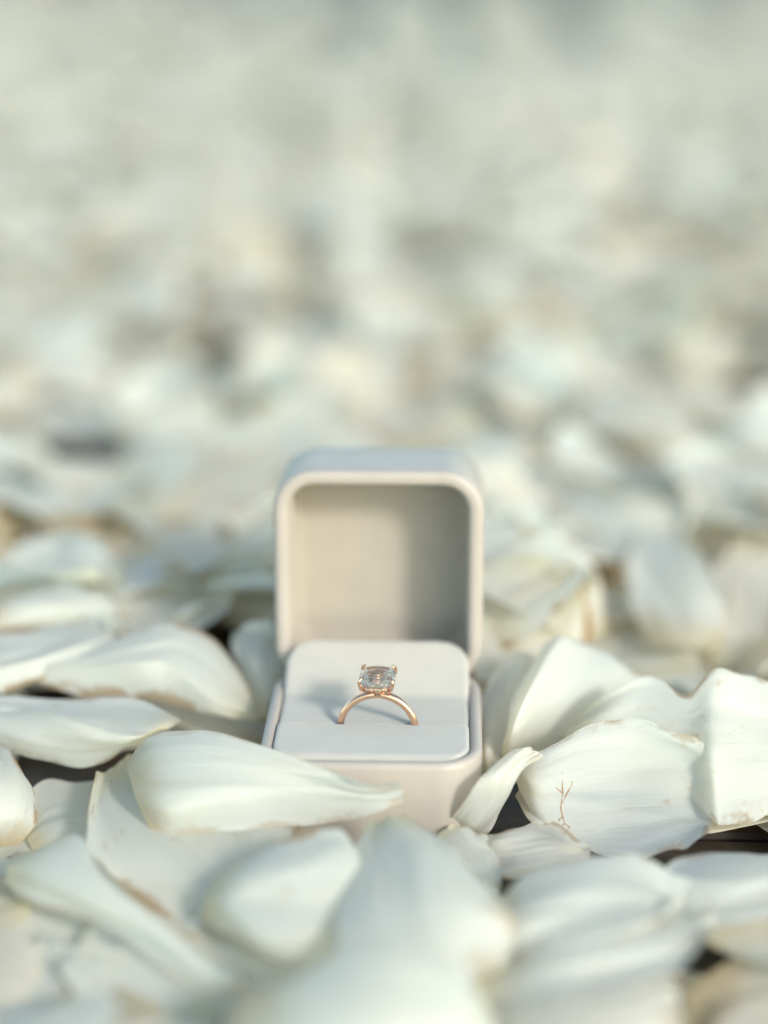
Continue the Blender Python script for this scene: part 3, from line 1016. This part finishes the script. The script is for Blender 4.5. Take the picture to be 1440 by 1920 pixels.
def refine(G, k):
    a = np.array([[np.interp(np.linspace(0, G.shape[1]-1, k), np.arange(G.shape[1]), row[:, c]) for c in range(3)] for row in G]).transpose(0, 2, 1)
    return np.array([[np.interp(np.linspace(0, a.shape[0]-1, k), np.arange(a.shape[0]), a[:, j, c]) for c in range(3)] for j in range(k)]).transpose(2, 0, 1)


for h in heroes:
    splat(refine(h[4], 110))
gx, gz = np.meshgrid(np.linspace(-27.5, 27.5, 120), np.linspace(0, 57, 120))
splat(np.stack([gx, np.full_like(gx, 57.0), gz+24], -1))            # lid front
splat(np.stack([gx, gz*28/57+57, np.full_like(gx, 81.0)], -1))      # lid top
splat(np.stack([gx, gz, np.full_like(gx, 28.0)], -1))         # base top
splat(np.stack([gx, np.zeros_like(gx), np.clip(gz, 8, 27)], -1))    # base front

# --- loose petals settle on a height map, drop by drop
CELL = 6.0
X0, Y0, NX, NY = -1300.0, -300.0, 440, 680
hmap = np.zeros((NY, NX))


def cells(G):
    ix = np.clip(((G[..., 0]-X0)/CELL).astype(int), 0, NX-1)
    iy = np.clip(((G[..., 1]-Y0)/CELL).astype(int), 0, NY-1)
    return ix, iy


hceil = np.full((NY, NX), 1e9)
for h in heroes:
    ix, iy = cells(refine(h[4], 60))
    np.minimum.at(hceil, (iy.ravel(), ix.ravel()), refine(h[4], 60)[..., 2].ravel())


def in_box(G, m=1.0):
    x, y, z = G[..., 0], G[..., 1], G[..., 2]
    a = (np.abs(x) < 27.5+m) & (y > -m) & (y < 55+m) & (z < 28.5)
    b = (np.abs(x) < 27.5+m) & (y > 53-m) & (y < 86+m) & (z > 22) & (z < 84)
    return bool((a | b).any())


def covers_fixed(G):
    x, y, d = project(G.reshape(-1, 3))
    for gx_, gy_, rx, ry in GAPS:
        if ((((x-gx_)/rx)**2 + ((y-gy_)/ry)**2) < 1).any():
            return True
    ix = np.round(x/ZS).astype(int)+20
    iy = np.round(y/ZS).astype(int)+20
    ok = (ix >= 0) & (ix < ZW+40) & (iy >= 0) & (iy < ZH+40)
    zf = zbuf[iy[ok], ix[ok]]
    return bool(((d[ok] < zf + 0.3) & (zf < 1e8)).sum() > 0.012*len(d))


loose = []                     # (grid, seed, brown, distance)
rgs = np.random.default_rng(23)


def drop(n, ylo, yhi, near, xlo=None, xhi=None):
    for _ in range(n):
        # uniform over a wedge widening away from the camera
        y = math.sqrt(rgs.uniform((ylo+460)**2, (yhi+460)**2)) - 460
        half = 0.235*(y+405) + 70 + (90 if near else 60)
        cxx = 20 - 0.04*(y+405) + rgs.uniform(-half, half)
        if xlo is not None:
            cxx = rgs.uniform(xlo, xhi)
        if y > 2050 and math.sin(cxx*0.0345+0.9+0.5*math.sin(cxx*0.011)) > 0.1:
            continue                                   # bare patches far behind
        k = (21, 21) if near or y < 480 else ((13, 13) if y < 1000 else (7, 7))
        G = proc_petal(*k, rgs, None, 1.0)
        flip = math.pi if rgs.uniform() < 0.45 else 0
        sp = 0.22 if y < 60 else 0.30
        G = G @ eul(rgs.normal(0, sp)+flip, rgs.normal(0, sp), rgs.uniform(0, 6.28)).T
        G[..., 0] += cxx
        G[..., 1] += y
        ix, iy = cells(G)
        base = hmap[iy, ix]
        zl = G[..., 2]
        off = np.percentile(base - zl, 82) + 0.4
        off = min(off, np.max(base-zl)) if False else off
        G[..., 2] = zl + off
        G[..., 2] = np.maximum(G[..., 2], 0.4 + 0.02*np.arange(zl.size).reshape(zl.shape)/zl.size)
        cap = 24 if y < 100 else 34
        if np.percentile(G[..., 2], 90) > cap:
            continue
        if near:
            if (G[..., 2] > hceil[iy, ix] - 0.4).mean() > 0.02 or in_box(G) or covers_fixed(G):
                continue
        else:
            xg, yg, dg = project(G.reshape(-1, 3))
            if any(((((xg-a)/rx)**2 + ((yg-b)/ry)**2) < 1).any() for a, b, rx, ry in GAPS):
                continue
        np.maximum.at(hmap, (iy.ravel(), ix.ravel()), np.minimum(G[..., 2].ravel(), 26) * 0.93)
        seed = float(rgs.uniform())
        loose.append((G, seed, float(max(0, rgs.normal(0.65, 0.6)))))


def underlay(n, ylo, yhi):
    """flat petals lying right on the boards, under everything else"""
    for _ in range(n):
        y = rgs.uniform(ylo, yhi)
        half = 0.235*(y+405) + 70
        x = 20 - 0.04*(y+405) + rgs.uniform(-half, half)
        G = proc_petal(21, 21, rgs, None, 0.3)
        G = G @ eul(rgs.normal(0, 0.05), rgs.normal(0, 0.05), rgs.uniform(0, 6.28)).T
        G[..., 2] += 0.5 - G[..., 2].min() + rgs.uniform(0, 3.0)
        G[..., 0] += x
        G[..., 1] += y
        ix, iy = cells(G)
        if (G[..., 2] > hceil[iy, ix] - 0.3).mean() > 0.06 or in_box(G) or covers_fixed(G):
            continue
        np.maximum.at(hmap, (iy.ravel(), ix.ravel()), G[..., 2].ravel()*0.9)
        loose.append((G, float(rgs.uniform()), float(max(0, rgs.normal(0.3, 0.35)))))


underlay(700, -230, 140)
underlay(300, 120, 420)
underlay(480, 400, 760)
underlay(1500, 740, 1500)
drop(700, -235, 210, True)
drop(60, 70, 150, True, -75, -30)
drop(60, 60, 150, True, 30, 80)
drop(210, 190, 480, False)
drop(270, 470, 760, False)
drop(1150, 740, 1500, False)
drop(4000, 1450, 3300, False)
drop(3000, 3200, 5200, False)

# --- which loose petals show, and how large
ids = np.full((960//2+2, 720//2+2), -1, dtype=np.int32)
dep = np.full(ids.shape, 1e9)
SC = 4.0
allp = [h[4] for h in heroes] + [l[0] for l in loose]


def raster(i, G, k):
    x, y, d = project(refine_fast(G, k).reshape(-1, 3))
    ix = np.round(x/SC).astype(int)
    iy = np.round(y/SC).astype(int)
    ok = (ix >= 0) & (ix < ids.shape[1]) & (iy >= 0) & (iy < ids.shape[0])
    ix, iy, d = ix[ok], iy[ok], d[ok]
    if not len(d):
        return
    o = np.argsort(-d)
    ix, iy, d = ix[o], iy[o], d[o]
    w = d < dep[iy, ix]
    dep[iy[w], ix[w]] = d[w]
    ids[iy[w], ix[w]] = i


def refine_fast(G, k):
    nv, nu = G.shape[:2]
    a = np.linspace(0, nv-1.001, k); i = a.astype(int); f = (a-i)[:, None, None]
    H = G[i]*(1-f) + G[i+1]*f
    a = np.linspace(0, nu-1.001, k); i = a.astype(int); f = (a-i)[None, :, None]
    return H[:, i]*(1-f) + H[:, i+1]*f


fixed_id = 10**6
for Gb in (np.stack([gx, np.full_like(gx, 57.0), gz+24], -1), np.stack([gx, gz*28/57+57, np.full_like(gx, 81.0)], -1),
           np.stack([gx, gz, np.full_like(gx, 28.0)], -1), np.stack([gx, np.zeros_like(gx), np.clip(gz, 0, 27)], -1)):
    raster(fixed_id, Gb, 110)
for i, G in enumerate(allp):
    x, y, d = project(G.mean((0, 1)))
    if y < -60 or y > 2400 or x < -300 or x > 1740:
        continue
    raster(i, G, int(min(110, max(8, 60*3500/d/SC*1.3))))
cnt = np.bincount(ids[(ids >= 0) & (ids < fixed_id)], minlength=len(allp))
nh = len(heroes)
order = [i for i in np.argsort(-cnt[nh:]) if cnt[nh+i] >= 6][:300-nh]
single = set(int(i) for i in order)


# --- heroes as objects
def petal_object(name, G, seed, brown):
    c = G.mean((0, 1)).copy()
    c[2] = G[..., 2].min()
    nv, nu = G.shape[:2]
    me = fast_mesh(name, (G-c).reshape(-1, 3), grid_faces(nu, nv))
    petal_attr(me, uvdata(nu, nv, seed, brown))
    o = new_obj(name, me)
    o.location = Vector(c)*MM
    return o, c


for key, label, seed, brown, G in heroes:
    o, c = petal_object('rose_petal', G, seed, brown)
    sub = o.modifiers.new('smooth', 'SUBSURF')
    sub.levels = sub.render_levels = 1
    tag(o, label, 'petal')
    o['group'] = 'white rose petals strewn on the floor'
    if key in SCARS:
        for pts in SCARS[key]:
            q = []
            for uu, vv in pts:
                a, b = vv*(NVH-1), uu*(NUH-1)
                i, j = min(int(a), NVH-2), min(int(b), NUH-2)
                fa, fb = a-i, b-j
                p = (G[i, j]*(1-fa)*(1-fb) + G[i+1, j]*fa*(1-fb) + G[i, j+1]*(1-fa)*fb + G[i+1, j+1]*fa*fb)
                nrm = np.cross(G[i, j+1]-G[i, j], G[i+1, j]-G[i, j])
                nrm /= np.linalg.norm(nrm)
                if nrm @ (CAM-p) < 0:
                    nrm = -nrm
                q.append(p + nrm*0.0 - c)
            nq = len(q)
            prev = None
            t = tube('scar', [tuple(x) for x in q], [0.05+0.15*math.sin(math.pi*min(1, (k+0.4)/nq))*(0.7+0.3*math.sin(k*2.3)) for k in range(nq)], M_SCAR, o, 6)

# --- loose petals: the 300 that show largest are things, the rest one mass
ORD = ['leftmost', 'second', 'third', 'fourth', 'fifth', 'sixth', 'seventh', 'eighth', 'ninth', 'tenth', 'eleventh', 'twelfth',
       'thirteenth', 'fourteenth', 'fifteenth', 'sixteenth', 'seventeenth', 'eighteenth', 'nineteenth', 'twentieth']
ROWS = [(250, 'near the top edge'), (420, 'far behind the box'), (560, 'high above the lid'), (700, 'well above the lid'), (800, 'a little above the lid'), (890, 'level with the top of the lid'),
        (980, 'level with the upper lid'), (1090, 'level with the middle of the lid'), (1200, 'level with the lower lid'),
        (1300, 'level with the diamond'), (1400, 'level with the ring band'), (1520, 'level with the front of the box'),
        (1640, 'just below the front of the box'), (1760, 'in the lower foreground'), (2100, 'along the bottom edge')]
sv, sf, sa, off = [], [], [], 0
desc = {}
yy, xx = np.mgrid[0:ids.shape[0], 0:ids.shape[1]]
for i, (G, seed, brown) in enumerate(loose):
    nv, nu = G.shape[:2]
    if i in single:
        o, c = petal_object('rose_petal', G, seed, brown)
        m = ids == nh + i
        px, py = xx[m].mean()*SC, yy[m].mean()*SC
        tint = 'white' if seed < 0.6 else ('ivory' if seed < 0.82 else 'cream')
        rise = float(np.percentile(G[..., 2], 97) - np.percentile(G[..., 2], 3))
        form = 'flat' if rise < 7 else ('cupped' if rise < 13 else 'curled')
        row = next(w for lim, w in ROWS if py < lim)
        soft = '' if 1150 < py < 1600 else 'blurred '
        desc.setdefault((soft, tint, form, row), []).append((px, o))
        o['category'] = 'petal'
    else:
        sv.append(G.reshape(-1, 3)); sf.append(grid_faces(nu, nv, off)); sa.append(uvdata(nu, nv, seed, brown).reshape(-1, 4))
        off += nv*nu
for (soft, tint, form, row), lst in desc.items():
    lst.sort(key=lambda q: q[0])
    base = f'{soft}{tint} {form} petal {row}'
    for k, (px, o) in enumerate(lst):
        o['group'] = 'white rose petals strewn on the floor'
        if len(lst) == 1:
            side = 'left of centre' if px < 480 else ('right of centre' if px > 960 else 'near the middle')
            o['label'] = f'the only {base}, {side}'
        elif k == len(lst)-1:
            o['label'] = f'{base}, rightmost such'
        elif k == 0:
            o['label'] = f'{base}, leftmost such'
        else:
            n = len(lst)
            o['label'] = f'{base}, {ORD[k]} such from the left' if k < len(ORD) and k <= n/2+1 else f'{base}, {ORD[min(n-1-k, 19)]} such from the right'
me = fast_mesh('petal_carpet', np.concatenate(sv), np.concatenate(sf))
petal_attr(me, np.concatenate(sa))
tag(new_obj('petal_carpet', me), 'carpet of further white rose petals strewn over the dark boards', 'petals', kind='stuff')
print('petals: heroes', nh, 'single', len(single), 'loose', len(loose), 'quads', sum(map(len, sf)))
